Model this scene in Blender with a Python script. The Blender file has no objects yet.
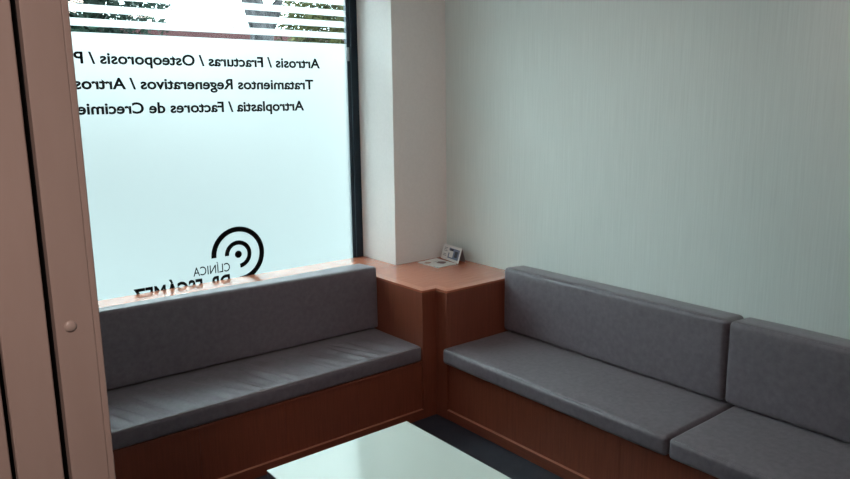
import bpy, bmesh, math, random
from mathutils import Vector, Matrix, noise
random.seed(7)
S = bpy.context.scene
C = S.collection

# ------------------------------------------------------------------ camera
F_PX = 723.195
yaw, pitch, roll = .6727, -.1892, -.0118
fw = Vector((math.sin(yaw)*math.cos(pitch), math.cos(yaw)*math.cos(pitch), math.sin(pitch)))
rt = Vector((math.cos(yaw), -math.sin(yaw), 0))
up = rt.cross(fw)
r2 = rt*math.cos(roll) + up*math.sin(roll)
u2 = -rt*math.sin(roll) + up*math.cos(roll)
cam_d = bpy.data.cameras.new('camera')
cam = bpy.data.objects.new('camera', cam_d); C.objects.link(cam)
m = Matrix((r2, u2, -fw)).transposed().to_4x4()
m.translation = Vector((-3.2919, -4.2766, 1.8947))
cam.matrix_world = m
cam_d.sensor_width = 36.0
cam_d.lens = F_PX*36.0/850.0
cam_d.clip_start = .02
S.camera = cam

# ------------------------------------------------------------------ exposure, sky, lamps
S.view_settings.view_transform = 'Standard'
S.view_settings.look = 'None'
S.view_settings.gamma = 1.0
S.view_settings.exposure = 0.0
S.view_settings.use_curve_mapping = False
SKY = 1.0
w = bpy.data.worlds.new('overcast_sky'); S.world = w; w.use_nodes = True
bg = w.node_tree.nodes['Background']
bg.inputs[1].default_value = SKY
wn = w.node_tree.nodes; wl = w.node_tree.links
wt = wn.new('ShaderNodeTexCoord'); ws = wn.new('ShaderNodeSeparateXYZ'); wr = wn.new('ShaderNodeMapRange')
wc = wn.new('ShaderNodeMix'); wc.data_type = 'RGBA'
wl.new(wt.outputs['Generated'], ws.inputs[0]); wl.new(ws.outputs['Z'], wr.inputs['Value'])
wr.inputs['From Min'].default_value = 0.0; wr.inputs['From Max'].default_value = .5
wl.new(wr.outputs[0], wc.inputs['Factor'])
wc.inputs['A'].default_value = (1.85, 2.3, 2.35, 1)        # pale horizon
wc.inputs['B'].default_value = (16.8, 21.0, 21.8, 1)       # bright cloud overhead
wl.new(wc.outputs['Result'], bg.inputs[0])

def aim(a, b):
    return (Vector(b)-Vector(a)).to_track_quat('-Z', 'Y').to_euler()
def lamp(name, loc, size, power, col, rot=(0, 0, 0), spread=180):
    l = bpy.data.lights.new(name, 'AREA'); l.shape = 'DISK'; l.size = size
    l.energy = power; l.color = col; l.spread = math.radians(spread)
    o = bpy.data.objects.new(name, l); C.objects.link(o); o.location = loc; o.rotation_euler = rot
    return o
WARM = (1.0, .84, .76)
lamp('ceiling_lamp', (-1.45, -2.0, 2.77), .4, 3.0, WARM)
lamp('pillar_fill_spot', (-1.6, -2.6, 2.77), .2, 4.5, WARM, aim((-1.6, -2.6, 2.77), (-.5, -.39, 2.1)), 125)  # unseen spot, added to brighten the pillar front
lamp('ceiling_lamp', (-.75, -3.4, 2.77), .3, 5, WARM)
lamp('corridor_lamp', (-3.75, -4.7, 2.77), .3, 8, WARM, aim((-3.75, -4.7, 2.77), (-3.25, -3.31, 1.7)), 80)

# ------------------------------------------------------------------ materials
def lin(c):
    return tuple(((v/255)/12.92 if v/255 <= .04045 else ((v/255+.055)/1.055)**2.4) for v in c) + (1,)

def mat(name, col, rough=.5, spec=.5, metal=0., sheen=0., coat=0., coat_rough=.1):
    a = bpy.data.materials.new(name); a.use_nodes = True
    b = a.node_tree.nodes['Principled BSDF']
    b.inputs['Base Color'].default_value = lin(col)
    b.inputs['Roughness'].default_value = rough
    b.inputs['Specular IOR Level'].default_value = spec
    b.inputs['Metallic'].default_value = metal
    b.inputs['Sheen Weight'].default_value = sheen
    b.inputs['Sheen Roughness'].default_value = .4
    b.inputs['Coat Weight'].default_value = coat
    b.inputs['Coat Roughness'].default_value = coat_rough
    return a

def textured(name, c1, c2, scale, stretch, rough=.5, spec=.5, detail=4, lo=.3, hi=.7, bump=0., bdist=.002, **kw):
    """two colours mixed by a stretched noise, with optional bump"""
    a = mat(name, c1, rough, spec, **kw)
    nt = a.node_tree; N = nt.nodes; L = nt.links; b = N['Principled BSDF']
    tc = N.new('ShaderNodeTexCoord'); mp = N.new('ShaderNodeMapping')
    mp.inputs['Scale'].default_value = stretch
    L.new(tc.outputs['Object'], mp.inputs['Vector'])
    nz = N.new('ShaderNodeTexNoise'); nz.inputs['Scale'].default_value = scale
    nz.inputs['Detail'].default_value = detail; nz.inputs['Roughness'].default_value = .6
    L.new(mp.outputs[0], nz.inputs['Vector'])
    rp = N.new('ShaderNodeValToRGB')
    rp.color_ramp.elements[0].position = lo; rp.color_ramp.elements[0].color = lin(c1)
    rp.color_ramp.elements[1].position = hi; rp.color_ramp.elements[1].color = lin(c2)
    L.new(nz.outputs['Fac'], rp.inputs['Fac']); L.new(rp.outputs['Color'], b.inputs['Base Color'])
    if bump:
        bp = N.new('ShaderNodeBump'); bp.inputs['Strength'].default_value = bump
        bp.inputs['Distance'].default_value = bdist
        L.new(nz.outputs['Fac'], bp.inputs['Height']); L.new(bp.outputs[0], b.inputs['Normal'])
    return a

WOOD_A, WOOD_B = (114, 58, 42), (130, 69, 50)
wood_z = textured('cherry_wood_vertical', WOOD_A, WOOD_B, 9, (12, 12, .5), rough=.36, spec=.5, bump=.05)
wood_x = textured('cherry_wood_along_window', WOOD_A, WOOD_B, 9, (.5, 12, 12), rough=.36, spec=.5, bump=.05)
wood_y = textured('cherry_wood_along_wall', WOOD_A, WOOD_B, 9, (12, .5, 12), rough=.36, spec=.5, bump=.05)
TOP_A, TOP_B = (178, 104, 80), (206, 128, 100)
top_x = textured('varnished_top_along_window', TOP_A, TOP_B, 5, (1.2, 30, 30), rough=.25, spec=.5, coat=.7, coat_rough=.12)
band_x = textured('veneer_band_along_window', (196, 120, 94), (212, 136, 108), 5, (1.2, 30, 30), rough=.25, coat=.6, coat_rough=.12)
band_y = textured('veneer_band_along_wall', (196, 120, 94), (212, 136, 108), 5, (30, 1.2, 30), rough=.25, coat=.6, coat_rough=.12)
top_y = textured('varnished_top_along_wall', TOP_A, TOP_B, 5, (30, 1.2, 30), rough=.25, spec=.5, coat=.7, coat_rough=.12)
fabric = textured('grey_suede_fabric', (92, 83, 91), (110, 100, 108), 38, (1, 1, 1), rough=.52, spec=.8, detail=6,
                  bump=.12, bdist=.003, sheen=.25)
pipe_m = mat('grey_piping', (142, 132, 136), .6, .4)
wall_paper = textured('woven_wallpaper', (212, 219, 216), (221, 228, 225), 30, (4, 4, .10), rough=.75, spec=.25,
                      detail=5, bump=.22, bdist=.003)
plaster = textured('painted_plaster', (226, 221, 219), (231, 226, 224), 60, (1, 1, 1), rough=.8, spec=.2, bump=.03)
ceil_m = mat('ceiling_paint', (225, 222, 218), .9, .2)
floor_m = textured('dark_slate_floor', (40, 44, 54), (50, 54, 64), 12, (1, 1, 1), rough=.45, spec=.4)
frame_m = mat('dark_navy_aluminium', (16, 34, 48), .35, .5, .3)
gasket_m = mat('blue_grey_gasket', (58, 84, 100), .4)
tape_m = mat('grey_strip', (150, 155, 160), .5)
ink = mat('black_vinyl', (8, 10, 12), .7, .1)
door_m = textured('taupe_lacquer', (150, 128, 120), (156, 134, 126), 20, (1, 1, .2), rough=.45, spec=.4)
seal_m = mat('black_rubber_seal', (8, 8, 9), .7, .2)
cap_m = mat('taupe_plastic_cap', (160, 140, 132), .35)
table_m = mat('white_back_painted_glass', (204, 214, 208), .12, .5)
edge_m = mat('grey_table_edge', (70, 70, 78), .4)
steel_m = mat('brushed_steel', (170, 172, 175), .35, .5, 1.0)
paper_m = mat('coated_paper', (226, 224, 222), .35)

def glass_material():
    a = bpy.data.materials.new('clear_window_glass'); a.use_nodes = True
    nt = a.node_tree; nt.nodes.clear(); N = nt.nodes
    o = N.new('ShaderNodeOutputMaterial'); mx = N.new('ShaderNodeMixShader')
    t = N.new('ShaderNodeBsdfTransparent'); g = N.new('ShaderNodeBsdfGlossy'); f = N.new('ShaderNodeFresnel')
    g.inputs['Roughness'].default_value = 0.02; f.inputs['IOR'].default_value = 1.25
    t.inputs[0].default_value = (.96, .99, .985, 1)
    nt.links.new(f.outputs[0], mx.inputs[0]); nt.links.new(t.outputs[0], mx.inputs[1])
    nt.links.new(g.outputs[0], mx.inputs[2]); nt.links.new(mx.outputs[0], o.inputs[0])
    return a
def film_material():
    a = bpy.data.materials.new('frosted_white_film'); a.use_nodes = True
    nt = a.node_tree; nt.nodes.clear(); N = nt.nodes
    o = N.new('ShaderNodeOutputMaterial'); mx = N.new('ShaderNodeMixShader')
    t = N.new('ShaderNodeBsdfTranslucent'); r = N.new('ShaderNodeBsdfRefraction')
    t.inputs['Color'].default_value = (.252, .252, .25, 1)
    r.inputs['Color'].default_value = (.605, .605, .60, 1)
    r.inputs['Roughness'].default_value = 1.0; r.inputs['IOR'].default_value = 1.5
    mx.inputs[0].default_value = .6
    nt.links.new(t.outputs[0], mx.inputs[1]); nt.links.new(r.outputs[0], mx.inputs[2])
    nt.links.new(mx.outputs[0], o.inputs[0])
    return a
glass_m = glass_material(); film_m = film_material()

# ------------------------------------------------------------------ mesh helpers
def box(bm, x0, x1, y0, y1, z0, z1, bev=0., seg=2):
    t = bmesh.new()
    bmesh.ops.create_cube(t, size=1)
    for v in t.verts:
        v.co = Vector(((x0+x1)/2 + v.co.x*(x1-x0), (y0+y1)/2 + v.co.y*(y1-y0), (z0+z1)/2 + v.co.z*(z1-z0)))
    if bev:
        bmesh.ops.bevel(t, geom=t.edges[:], offset=bev, segments=seg, affect='EDGES', profile=.5)
    tmp = bpy.data.meshes.new('t'); t.to_mesh(tmp); t.free(); bm.from_mesh(tmp); bpy.data.meshes.remove(tmp)
    return bm
def B(*a, **k):
    return box(bmesh.new(), *a, **k)
def prism(bm, pts, z0, z1):
    lo = [bm.verts.new((x, y, z0)) for x, y in pts]; hi = [bm.verts.new((x, y, z1)) for x, y in pts]
    n = len(pts)
    bm.faces.new(lo[::-1]); bm.faces.new(hi)
    for i in range(n):
        bm.faces.new((lo[i], lo[(i+1) % n], hi[(i+1) % n], hi[i]))
    bmesh.ops.recalc_face_normals(bm, faces=bm.faces[:])
    return bm
def tube(bm, pts, rad, n=8):
    rings = []
    for i, p in enumerate(pts):
        p = Vector(p); a = Vector(pts[max(0, i-1)]); b = Vector(pts[min(len(pts)-1, i+1)])
        d = (b-a).normalized(); s = d.orthogonal().normalized() if abs(d.z) > .9 else d.cross(Vector((0, 0, 1))).normalized()
        t = s.cross(d); rr = rad[i] if isinstance(rad, (list, tuple)) else rad
        rings.append([bm.verts.new(p + (s*math.cos(k*2*math.pi/n) + t*math.sin(k*2*math.pi/n))*rr) for k in range(n)])
    for A, Z in zip(rings, rings[1:]):
        for k in range(n):
            bm.faces.new((A[k], A[(k+1) % n], Z[(k+1) % n], Z[k]))
    bm.faces.new(rings[0][::-1]); bm.faces.new(rings[-1])
    return bm
def obj(name, bm, material, parent=None, smooth=False, origin=None):
    """links ONE mesh; vertices are given in room coordinates, the origin is moved to `origin`"""
    me = bpy.data.meshes.new(name)
    base = Vector(origin) if origin is not None else (parent['_o'] if parent is not None and '_o' in parent else None)
    if parent is not None:
        base = Vector(parent['_o'])
    if base is not None:
        bmesh.ops.translate(bm, verts=bm.verts[:], vec=-Vector(base))
    bm.to_mesh(me); bm.free()
    me.materials.append(material)
    if smooth:
        for p in me.polygons: p.use_smooth = True
    o = bpy.data.objects.new(name, me); C.objects.link(o)
    if parent is not None:
        o.parent = parent
        o['_o'] = list(base)
    elif base is not None:
        o.location = base; o['_o'] = list(base)
    else:
        o['_o'] = [0, 0, 0]
    return o
def tag(o, label, cat, group=None):
    o['label'] = label; o['category'] = cat
    if group: o['group'] = group
    return o
def thing(name, loc, label, cat, group=None):
    o = bpy.data.objects.new(name, None); C.objects.link(o); o.location = loc; o['_o'] = list(loc)
    o.empty_display_size = .1
    return tag(o, label, cat, group)
def struct(name, bm, material, origin=None, smooth=False):
    o = obj(name, bm, material, None, smooth, origin); o['kind'] = 'structure'; return o

# ------------------------------------------------------------------ measured planes (metres)
XA, XB, Y1, Y2 = -.747, -.645, -1.049, -1.149       # corner cabinet
XC, YC = -.454, -.393                               # pillar
H, SEAT, SB = .80, .460, .364
LX = -3.12                                          # inner face of left wall
CEIL = 2.8

# ------------------------------------------------------------------ room shell
struct('floor', B(-5.2, .15, -7.0, .15, -.12, 0), floor_m)
struct('ceiling', B(-5.2, .15, -7.0, .15, CEIL, CEIL+.12), ceil_m)
struct('wall_right', B(0, .14, -7.0, .15, 0, CEIL), wall_paper)
struct('wall_pillar', B(XC, 0, YC, .15, 0, CEIL), plaster)
struct('wall_left', B(LX-.12, LX, -3.22, .15, 0, CEIL), plaster)
struct('wall_back', B(-5.2, .15, -7.14, -7.0, 0, CEIL), plaster)
struct('wall_corridor', B(-5.34, -5.2, -7.14, -3.2, 0, CEIL), plaster)
struct('wall_front', B(-5.2, -3.30, -3.31, -3.2, 0, CEIL), plaster)

# door frame seen close by on the left
fy, by = -3.31, -3.22
JE = -3.0603
d1 = struct('door_1', B(-3.1135, JE-.0085, fy, by, 0, CEIL, bev=.001), door_m)
obj('door_bead', B(JE-.0084, JE, fy+.0012, by, 0, CEIL, bev=.0015, seg=2), door_m, d1)
obj('rubber_seal', B(-3.1222, -3.1135, fy+.02, by, 0, CEIL), seal_m, d1)
obj('door_board', B(-3.1738, -3.1222, fy, by, 0, CEIL, bev=.002), door_m, d1)
obj('rubber_seal', B(-3.1800, -3.1738, fy+.02, by, 0, CEIL), seal_m, d1)
obj('door_board', B(-3.30, -3.1800, fy, by, 0, CEIL, bev=.002), door_m, d1)
bm = bmesh.new()
prof = [(.0074, 0), (.0074, .0012), (.006, .0026), (.003, .0034), (0.0002, .0036)]
rings = [[bm.verts.new((-3.0965+r*math.cos(k*math.pi/12), fy-d, 1.6205+r*math.sin(k*math.pi/12))) for k in range(24)] for r, d in prof]
for A, Z in zip(rings, rings[1:]):
    for k in range(24): bm.faces.new((A[k], A[(k+1) % 24], Z[(k+1) % 24], Z[k]))
bm.faces.new(rings[-1])
bmesh.ops.recalc_face_normals(bm, faces=bm.faces[:])
o = obj('screw_cap', bm, cap_m, d1, True)

# ------------------------------------------------------------------ window
WX0, WX1 = LX, -.525
win = struct('window_1', B(WX0, WX1, .006, .014, 0, CEIL), glass_m)
fr = obj('window_frame', B(WX1, XC-.0005, 0, .05, 0, CEIL, bev=.002), frame_m, win)
obj('glazing_bead', B(WX1-.016, WX1, .0012, .03, 0, CEIL, bev=.001), frame_m, win)
obj('glazing_gasket', B(WX1+.010, WX1+.0135, -.0016, .0005, H+.0005, CEIL), gasket_m, win)
o = obj('frame_clip', B(WX1-.018, WX1-.002, -.006, .001, 2.168, 2.258, bev=.001), tape_m, win); o['label'] = 'pale grey clip on the dark window frame'
obj('window_frame', B(WX0, WX0+.05, 0, .05, 0, CEIL, bev=.002), frame_m, win)
obj('window_frame', B(WX0+.05, WX1-.016, 0, .05, 0, .06, bev=.002), frame_m, win)
obj('window_frame', B(WX0+.05, WX1-.016, 0, .05, CEIL-.06, CEIL, bev=.002), frame_m, win)
def sheet(bm, x0, x1, z0, z1, y):
    v = [bm.verts.new(p) for p in ((x0, y, z0), (x1, y, z0), (x1, y, z1), (x0, y, z1))]; bm.faces.new(v); return bm
film = obj('frosted_film', sheet(bmesh.new(), WX0+.05, WX1-.017, .06, 2.279, .004), film_m, win)
film['label'] = 'frosted white film with mirrored black lettering'
STR = .0728
for k in range(6):
    z0 = 2.279 + .032 + k*STR
    obj('film_stripe', sheet(bmesh.new(), WX0+.05, WX1-.017, z0, z0+STR-.032, .004), film_m, win)

def text_mesh(body, bold=0.):
    cu = bpy.data.curves.new('t', 'FONT'); cu.body = body; cu.size = 1; cu.offset = bold; cu.extrude = .006
    cu.resolution_u = 4
    ob = bpy.data.objects.new('t', cu); C.objects.link(ob)
    bpy.context.view_layer.update()
    me = bpy.data.meshes.new_from_object(ob.evaluated_get(bpy.context.evaluated_depsgraph_get()))
    bpy.data.objects.remove(ob); bpy.data.curves.remove(cu)
    return me
def xr(me):
    xs = [v.co.x for v in me.vertices]; return min(xs), max(xs)
CAP = None
def lettering(name, body, measure, x_start, x_end, z_base, cap, bold):
    """reads from the street, so it runs towards -x; `measure` (first characters) spans x_start..x_end"""
    a = text_mesh(measure, bold); l0, l1 = xr(a); bpy.data.meshes.remove(a)
    h = text_mesh('H', 0); hh = max(v.co.y for v in h.vertices); bpy.data.meshes.remove(h)
    sx = (x_start-x_end)/(l1-l0); sz = cap/hh
    me = text_mesh(body, bold)
    bm = bmesh.new(); bm.from_mesh(me); bpy.data.meshes.remove(me)
    for v in bm.verts:
        v.co = Vector((x_start-(v.co.x-l0)*sx, .0015+v.co.z*.05, z_base+v.co.y*sz))
    bmesh.ops.reverse_faces(bm, faces=bm.faces[:])
    return obj(name, bm, ink, film)
lettering('lettering', 'Artrosis / Fracturas / Osteoporosis / Prótesis', 'Artrosis / Fracturas / Osteoporosis / P', -.757, -2.270, 2.1165, .0585, .028)
lettering('lettering', 'Tratamientos Regenerativos / Artroscopia', 'Tratamientos Regenerativos / Artros', -.812, -2.282, 1.9805, .0585, .028)
lettering('lettering', 'Artroplastia / Factores de Crecimiento', 'Artroplastia / Factores de Crecimie', -.8886, -2.278, 1.845, .0585, .028)
lettering('lettering', 'CLÍNICA', 'CLÍNICA', -1.470, -1.709, .849, .054, .005)
lettering('lettering', 'DR. ESCÁMEZ', 'DR. ESCÁMEZ', -1.474, -2.071, .738, .088, .03)
def arc(bm, cx, cz, r0, r1, a0, a1, n=48, y0=.001, y1=.002):
    full = abs(a1-a0) > 359.9
    q = []
    for i in range(n+1):
        a = math.radians(a0+(a1-a0)*i/n)
        q.append([bm.verts.new((cx+r*math.cos(a), y, cz+r*math.sin(a))) for r, y in ((r0, y0), (r1, y0), (r1, y1), (r0, y1))])
    for A, Z in zip(q, q[1:]):
        for k in range(4): bm.faces.new((A[k], A[(k+1) % 4], Z[(k+1) % 4], Z[k]))
    bm.faces.new(q[0]); bm.faces.new(q[-1][::-1])
    bmesh.ops.recalc_face_normals(bm, faces=bm.faces[:])
    return bm
LC, LZ = -1.4085, .9475
bm = bmesh.new()
arc(bm, LC, LZ, .146, .1790, 181, -90)
arc(bm, LC, LZ, .0620, .0900, 181, -84)
arc(bm, LC, LZ, .0003, .0235, 0, 360)
obj('logo', bm, ink, film)

# ------------------------------------------------------------------ window ledge and corner cabinet
led = thing('window_ledge', (-1.8, -.2, 0), 'varnished wooden ledge along the foot of the frosted window', 'ledge')
obj('ledge_top', B(LX+.001, XC-.0005, YC+.001, -.0005, H-.03, H, bev=.0015), top_x, led)
obj('ledge_front', B(LX+.001, XA, YC-.002+.003, YC+.022, 0, H-.0305), wood_x, led)

cab = thing('corner_cabinet', (-.4, -.8, 0), 'L shaped reddish wooden corner cabinet between the two benches', 'cabinet')
pts = [(XA, YC-.0005), (XA, Y1), (XB, Y1), (XB, Y2), (-.001, Y2), (-.001, YC-.0005)]
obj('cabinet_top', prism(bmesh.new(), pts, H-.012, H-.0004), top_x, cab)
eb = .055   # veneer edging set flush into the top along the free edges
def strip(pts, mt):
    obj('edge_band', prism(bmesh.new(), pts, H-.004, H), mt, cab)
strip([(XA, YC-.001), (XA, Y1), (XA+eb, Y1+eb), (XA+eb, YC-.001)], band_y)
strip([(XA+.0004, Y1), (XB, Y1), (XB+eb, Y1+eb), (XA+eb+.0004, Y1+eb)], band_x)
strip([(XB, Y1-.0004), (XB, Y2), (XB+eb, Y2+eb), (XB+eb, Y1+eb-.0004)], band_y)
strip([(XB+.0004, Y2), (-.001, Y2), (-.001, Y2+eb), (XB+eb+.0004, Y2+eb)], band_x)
zt = H-.0122
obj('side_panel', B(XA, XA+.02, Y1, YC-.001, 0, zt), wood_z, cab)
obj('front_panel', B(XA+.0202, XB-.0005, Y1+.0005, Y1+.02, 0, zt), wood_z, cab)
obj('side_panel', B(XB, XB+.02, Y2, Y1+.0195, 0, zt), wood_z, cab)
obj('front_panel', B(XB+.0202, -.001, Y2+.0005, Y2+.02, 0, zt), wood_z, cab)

# ------------------------------------------------------------------ benches
RE = -4.18          # far end of wall bench (out of the picture)
br = thing('bench', (-.33, -2.6, 0), 'built-in wooden bench base running along the pale papered wall', 'bench', None)
seams = [Y2-.001, -1.646, -2.016, -2.385, -2.83, -3.28, -3.73, RE]
for a, b in zip(seams, seams[1:]):
    obj('front_panel', B(XB+.016, XB+.034, b+.0007, a-.0007, .061, SB-.012), wood_z, br)
obj('bottom_rail', B(XB, XB+.034, RE, Y2-.001, 0, .058, bev=.0025), wood_y, br)
highlight_m = mat('pale_rail_highlight', (176, 112, 90), .35)  # lighter colour of the rail strips paints in their window highlight
o = obj('rail_highlight', B(XB-.0008, XB+.0158, RE, Y2-.001, .0582, .0605), highlight_m, br); o['label'] = 'thin pale strip added as a highlight on top of the rail'
obj('seat_board', B(XB+.004, -.001, RE, Y2-.001, SB-.012, SB), wood_y, br)
obj('end_panel', B(XB+.034, -.001, RE, RE+.02, 0, SB-.012), wood_z, br)

bl = thing('bench', (-1.9, -.7, 0), 'built-in wooden bench base running below the frosted window', 'bench', None)
seams = [XA-.001, -1.20, -1.66, -2.12, -2.58, LX+.002]
for a, b in zip(seams, seams[1:]):
    obj('front_panel', B(b+.0007, a-.0007, Y1+.016, Y1+.034, .061, SB-.012), wood_z, bl)
obj('bottom_rail', B(LX+.002, XA-.001, Y1, Y1+.034, 0, .058, bev=.0012), wood_x, bl)
o = obj('rail_highlight', B(LX+.002, XA-.001, Y1-.0008, Y1+.0158, .0582, .0605), highlight_m, bl); o['label'] = 'thin pale strip added as a highlight on top of the rail'
obj('seat_board', B(LX+.002, XA-.001, Y1+.006, YC-.004, SB-.012, SB), wood_x, bl)

# ------------------------------------------------------------------ cushions
def axis(n, L, r):
    """grid stops for a side of length L, closer together in the rounded rim"""
    e = [-L/2 + r*(1-math.cos(i*math.pi/10)) for i in range(6)]
    mid = [-L/2+r + (L-2*r)*i/n for i in range(1, n)]
    return e + mid + [-v for v in e[::-1]]
def cushion(x0, x1, y0, y1, z0, z1, r, n=(30, 14, 6), puff=(0, 0, 0), wr=None, seed=0., taper=0., taper_axis=0):
    L = (x1-x0, y1-y0, z1-z0); cx, cy, cz = (x0+x1)/2, (y0+y1)/2, (z0+z1)/2
    ax = [axis(n[i], L[i], r) for i in range(3)]
    # rim of grid: use cube-surface coordinates, then round them
    bm = bmesh.new(); vs = {}
    def V(i, j, k):
        if (i, j, k) in vs: return vs[(i, j, k)]
        p = [ax[0][i], ax[1][j], ax[2][k]]
        q = [max(-L[t]/2+r, min(L[t]/2-r, p[t])) for t in range(3)]
        d = Vector([p[t]-q[t] for t in range(3)])
        if d.length > 1e-9:
            mx = max(abs(c) for c in d)
            d = d.normalized()*mx
        P = Vector(q)+d
        # gentle swelling of the large faces
        u = [2*p[t]/L[t] for t in range(3)]
        for t in range(3):
            a, b = [s for s in range(3) if s != t]
            if puff[t] and abs(u[t]) > .5 and (t < 2 or u[t] > 0):
                P[t] += math.copysign(puff[t]*max(0, 1-abs(u[a])**6)*max(0, 1-abs(u[b])**4), u[t])
        P += Vector((cx, cy, cz))
        nn = noise.noise(Vector((P.x*3+seed, P.y*3, P.z*3)))*.0022
        P += Vector([u[t]*nn if t < 2 or u[t] > 0 else 0 for t in range(3)])
        if taper and u[2] > 0: P.z -= u[2]*taper*max(0, (u[taper_axis]+1)/2)
        if wr: P = wr(P, u)
        vs[(i, j, k)] = bm.verts.new(P); return vs[(i, j, k)]
    I, J, K = (len(a)-1 for a in ax)
    for i in range(I):
        for j in range(J):
            bm.faces.new((V(i, j, 0), V(i, j+1, 0), V(i+1, j+1, 0), V(i+1, j, 0)))
            bm.faces.new((V(i, j, K), V(i+1, j, K), V(i+1, j+1, K), V(i, j+1, K)))
    for i in range(I):
        for k in range(K):
            bm.faces.new((V(i, 0, k), V(i+1, 0, k), V(i+1, 0, k+1), V(i, 0, k+1)))
            bm.faces.new((V(i, J, k), V(i, J, k+1), V(i+1, J, k+1), V(i+1, J, k)))
    for j in range(J):
        for k in range(K):
            bm.faces.new((V(0, j, k), V(0, j, k+1), V(0, j+1, k+1), V(0, j+1, k)))
            bm.faces.new((V(I, j, k), V(I, j+1, k), V(I, j+1, k+1), V(I, j, k+1)))
    bmesh.ops.recalc_face_normals(bm, faces=bm.faces[:])
    return bm
GAP, GAPB = -2.658, -2.627
g1, g2 = 'seat cushions of the wall bench', 'back cushions of the wall bench'
XS, XR = -.684, -.184
def seat_right(y0, y1, label, seed):
    o = obj('seat_cushion', cushion(XS, -.03, y0, y1, SB+.001, SEAT, .021, (12, 30, 5), (.004, .003, .006), seed=seed), fabric, None, True, (-.35, (y0+y1)/2, SB))
    tag(o, label, 'cushion', g1)
    bm = bmesh.new()
    tube(bm, [(XS+.006, y0+.03+(y1-y0-.06)*i/24, SEAT-.0045+.002*math.sin(i*.9+seed)*.5) for i in range(25)], .0016, 6)
    obj('seam', bm, fabric, o, True)
    return o
def back_right(y0, y1, label, seed):
    o = obj('back_cushion', cushion(XR, -.006, y0, y1, SEAT+.009, .876, .026, (5, 30, 12), (.003, .003, .003), seed=seed, taper=.010), fabric, None, True, (-.09, (y0+y1)/2, SEAT))
    tag(o, label, 'cushion', g2)
    bm = bmesh.new()
    tube(bm, [(XR+.006, y0+.03+(y1-y0-.06)*i/24, .8715) for i in range(25)], .0016, 6)
    obj('seam', bm, fabric, o, True)
    return o
seat_right(GAP+.004, Y2-.004, 'long dark grey seat cushion on the wall bench beside the corner cabinet', 1.)
seat_right(RE, GAP-.004, 'dark grey seat cushion cut by the right edge on the wall bench', 5.)
back_right(GAPB+.004, Y2-.004, 'long grey back cushion against the pale wall next to the corner cabinet', 2.)
back_right(RE, GAPB-.004, 'grey back cushion against the pale wall cut by the right edge', 8.)

def wrinkle(P, u):
    if u[2] < .8: 
        return P
    s = P.x + .35*(P.y+.8)
    f = max(0., min(1., (-.60-P.y)/.12))*max(0., 1-max(0., -1.005-P.y)/.03)
    n1 = noise.noise(Vector((s*11, P.y*1.6, 3.1))); n2 = noise.noise(Vector((s*26, P.y*2.2, 7.7)))
    ridge = (1-abs(n1)*2.2)*.0050 + (1-abs(n2)*2)*.0022
    side = max(0., min(1., (-.80-P.x)/.25))
    P = P.copy(); P.z += (ridge*2.6-.0095)*f*side
    return P
o = obj('seat_cushion', cushion(LX+.004, XA-.003, Y1+.004, -.43, SB+.001, SEAT-.001, .018, (190, 36, 5), (0, .002, .004), wrinkle, 3.), fabric, None, True, (-1.9, -.74, SB))
tag(o, 'dark grey creased seat cushion on the bench below the frosted window', 'cushion')
bm = bmesh.new()
tube(bm, [(XA-.02-(2.32*i/60), Y1+.0062, SEAT-.0038+.0018*noise.noise(Vector((i*.35, 0, 0)))) for i in range(61)], .0028, 8)
p = obj('piping', bm, pipe_m, o, True); p['label'] = 'paler piping along the front edge'
def lean(P, u):
    t = (P.x+1.55)/.8            # the front sags outward a little towards the cabinet
    if u[1] < 0: P.y += u[1]*.018*max(-1.1, min(1, t))
    if u[2] > 0: P.z -= u[2]*(.004+.008*max(-1.1, min(1, t))) - u[2]*(u[1]+1)/2*.013*max(0, min(1, t))
    return P
o = obj('back_cushion', cushion(LX+.004, XA-.003, -.580, YC-.006, SEAT+.008, .882, .017, (40, 5, 12), (.003, .003, .003), lean, 4., .022, 1), fabric, None, True, (-1.9, -.48, SEAT))
tag(o, 'long dark grey back cushion leaning on the window ledge', 'cushion')
bm = bmesh.new()
tube(bm, [(lambda x: (x, -.574-.018*max(-1.1, min(1, (x+1.55)/.8)), .8735-.008*max(-1.1, min(1, (x+1.55)/.8))))(XA-.03-(2.3*i/40)) for i in range(41)], .0016, 6)
obj('seam', bm, fabric, o, True)

# ------------------------------------------------------------------ coffee table
TX0, TX1, TY0, TY1, TZ = -2.075, -1.337, -2.86, -1.664, .38
tb = thing('coffee_table', ((TX0+TX1)/2, (TY0+TY1)/2, 0), 'low rectangular table with a glossy white top in front of the benches', 'table')
o = obj('tabletop', B(TX0, TX1, TY0, TY1, TZ-.006, TZ, bev=.0012), table_m, tb)
o = obj('apron', B(TX0+.001, TX1-.001, TY0+.001, TY1-.001, TZ-.036, TZ-.0062, bev=.001), edge_m, tb); o['label'] = 'dark grey edge under the white top'
for x in (TX0+.03, TX1-.03):
    for y in (TY0+.03, TY1-.03):
        obj('leg', B(x-.022, x+.022, y-.022, y+.022, 0, TZ-.0362, bev=.003), steel_m, tb)

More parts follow.
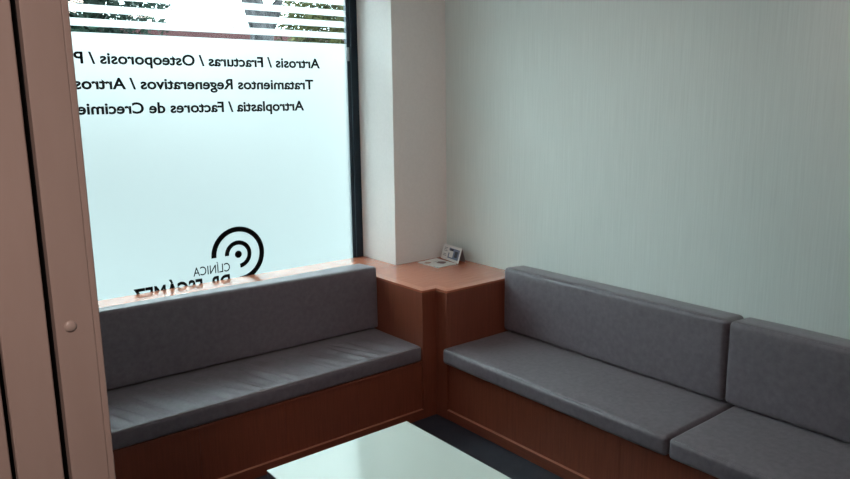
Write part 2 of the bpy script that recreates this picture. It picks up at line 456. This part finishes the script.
# ------------------------------------------------------------------ leaflets on the corner cabinet
def quad_prism(q, z0, z1): return prism(bmesh.new(), q, z0, z1)
A_, B_, C_, D_ = Vector((-.302, -.443)), Vector((-.297, -.656)), Vector((-.134, -.6525)), Vector((-.124, -.425))
def uv(u, v):
    a = A_.lerp(B_, u); d = D_.lerp(C_, u); return tuple(a.lerp(d, v))
bk = obj('booklet', quad_prism([uv(0, 0), uv(1, 0), uv(1, 1), uv(0, 1)], H+.0005, H+.006), paper_m, None, False, (-.21, -.55, H))
tag(bk, 'white printed booklet lying flat on the corner cabinet', 'booklet')
brown = mat('brown_print', (96, 50, 44), .35); tan = mat('tan_print', (176, 128, 112), .35)
greyp = mat('grey_print', (150, 150, 156), .35)
def blob(u, v, ru, rv, n=14):
    return [uv(u+ru*math.cos(k*2*math.pi/n)*(1+.25*math.sin(3*k)), v+rv*math.sin(k*2*math.pi/n)*(1+.2*math.cos(2*k))) for k in range(n)]
obj('cover_picture', quad_prism(blob(.58, .66, .15, .20), H+.006, H+.0063), brown, bk)
obj('cover_picture', quad_prism(blob(.30, .20, .10, .16), H+.006, H+.0063), tan, bk)
obj('print_line', quad_prism([uv(.34, .46), uv(.38, .46), uv(.38, .72), uv(.34, .72)], H+.006, H+.0063), greyp, bk)

# tent card: two leaves meeting at a fold
card = thing('tent_card', (-.075, -.535, H), 'small standing folded card with a blue picture on the corner cabinet', 'card')
a0, a1 = Vector((-.078, -.420, H+.0006)), Vector((-.118, -.652, H+.0006))     # front foot
b0, b1 = Vector((-.012, -.418, H+.0006)), Vector((-.046, -.648, H+.0006))     # rear foot
t0, t1 = Vector((-.042, -.418, H+.100)), Vector((-.078, -.650, H+.100))        # fold
def leaf(p, q, r, s, th=.0012):
    bm = bmesh.new(); n = (q-p).cross(s-p).normalized()*th
    lo = [bm.verts.new(v) for v in (p, q, r, s)]; hi = [bm.verts.new(v+n) for v in (p, q, r, s)]
    bm.faces.new(lo); bm.faces.new(hi[::-1])
    for i in range(4): bm.faces.new((lo[i], lo[(i+1) % 4], hi[(i+1) % 4], hi[i]))
    bmesh.ops.recalc_face_normals(bm, faces=bm.faces[:]); return bm
obj('front_leaf', leaf(a0, a1, t1, t0), paper_m, card)
obj('rear_leaf', leaf(b0, b1, t1, t0), greyp, card)
def cuv(u, v):
    return a0.lerp(a1, u).lerp(t0.lerp(t1, u), v)
nf = (a1-a0).cross(t0-a0).normalized()
if nf.x > 0: nf = -nf
def patch(u0, u1, v0, v1, off): 
    return leaf(*[cuv(u, v)+nf*off for u, v in ((u0, v0), (u1, v0), (u1, v1), (u0, v1))], th=.0003)
bluep = mat('blue_grey_print', (112, 126, 152), .35); darkp = mat('dark_print', (50, 54, 68), .35)
pc = obj('picture', patch(.36, .93, .16, .84, .0016), bluep, card)
obj('picture_detail', patch(.42, .62, .24, .66, .0024), paper_m, pc)
obj('picture_detail', patch(.42, .60, .66, .80, .0024), darkp, pc)
obj('picture_detail', patch(.70, .86, .30, .70, .0024), darkp, pc)
for k, (v, u1) in enumerate(((.78, .27), (.68, .24), (.58, .28), (.36, .25), (.26, .27))):
    obj('print_line', patch(.09, u1, v-.022, v+.022, .0016), greyp, card)

# ------------------------------------------------------------------ street outside
struct('wall_shade_block', B(-16, 10, -8, .15, CEIL+.13, 15), plaster)  # unseen mass above the room, added to shade the trees and garden wall
pave = textured('grey_paving', (84, 90, 92), (100, 106, 106), 3, (1, 1, 1), rough=.9)
struct('ground', B(-14, 22, .15, 40, -.25, -.15), pave)
bark = textured('grey_bark', (24, 24, 26), (84, 82, 86), 5, (3, 3, 1), spec=.08, rough=.9, bump=.4, bdist=.02)
leaf_dark = textured('dark_leaves', (8, 18, 16), (34, 52, 42), 2.5, (1, 1, 1), spec=.08, rough=.7)
leaf_lime = textured('olive_leaves', (22, 30, 20), (98, 98, 58), 3, (1, 1, 1), spec=.08, rough=.7)
red_m = textured('dull_red_brick', (62, 40, 42), (74, 50, 51), 4, (1, 1, 3), spec=.08, rough=.85)
def crown(centre, rad, n, ls, seed):
    rnd = random.Random(seed); bm = bmesh.new(); c = Vector(centre)
    for i in range(n):
        d = Vector((rnd.gauss(0, 1), rnd.gauss(0, 1), rnd.gauss(0, 1))).normalized()
        rr = rnd.random()**.4*(1+.3*noise.noise(d*2.3+Vector((seed, 0, 0))))
        p = c+Vector((d.x*rad[0], d.y*rad[1], d.z*rad[2]))*rr
        a = Vector((rnd.gauss(0, 1), rnd.gauss(0, 1), rnd.gauss(0, 1))).normalized(); b = a.orthogonal().normalized()
        l = ls*rnd.uniform(.6, 1.3)
        v = [bm.verts.new(p+q) for q in (-a*l, -b*l*.45, a*l, b*l*.45)]
        bm.faces.new(v)
    return bm
def tree(loc, trunk, crowns, leafm, label, seed):
    t = thing('tree', loc, label, 'tree', 'trees outside the window')
    bm = bmesh.new()
    for pts, rad in trunk: tube(bm, pts, rad, 10)
    obj('trunk', bm, bark, t, True)
    for k, (c, r, n, ls) in enumerate(crowns):
        obj('foliage', crown(c, r, n, ls, seed+k), leafm, t)
    return t
tree((-1.2, 8.5, -.15), [([(-1.2, 8.5, -.15), (-1.2, 8.5, 1.5), (-1.1, 8.5, 3)], [.2, .17, .1])],
     [((-1.0, 8.5, 3.6), (2.2, 1.4, 1.7), 15000, .085), ((-1.6, 8.7, 2.9), (2.0, 1.2, .9), 5500, .085)], leaf_dark, 'dark leafy tree outside at the left of the window', 3)
tx, ty = 1.80, 6.0
tree((tx, ty, -.15), [([(tx, ty, -.15), (tx, ty, 1.5), (tx+.02, ty, 2.95), (tx-.12, ty, 3.4), (tx-.3, ty, 4.2)], [.22, .19, .17, .15, .11]),
                      ([(tx+.02, ty, 2.85), (tx+.22, ty, 3.2), (tx+.5, ty, 3.75), (tx+.7, ty, 4.2)], [.13, .11, .09, .07])],
     [((tx+.1, ty, 4.9), (1.3, 1.2, .9), 2200, .08)], leaf_lime, 'forked grey tree trunk outside the striped top of the window', 21)
tree((3.9, 6.8, -.15), [([(3.9, 6.8, -.15), (3.9, 6.8, 1.6), (3.95, 6.8, 3)], [.16, .13, .08])],
     [((3.7, 6.8, 3.35), (1.15, 1.0, 1.0), 5200, .075)], leaf_lime, 'yellowish leafy tree outside at the right of the window', 33)
gw = obj('garden_wall', B(-3.5, 6.5, 11.0, 11.25, -.15, 3.40, bev=.02), red_m, None, False, (2, 11.1, -.15))
tag(gw, 'dull red wall outside behind the trees', 'wall')

# drop the private bookkeeping property
for o in bpy.data.objects:
    if '_o' in o: del o['_o']
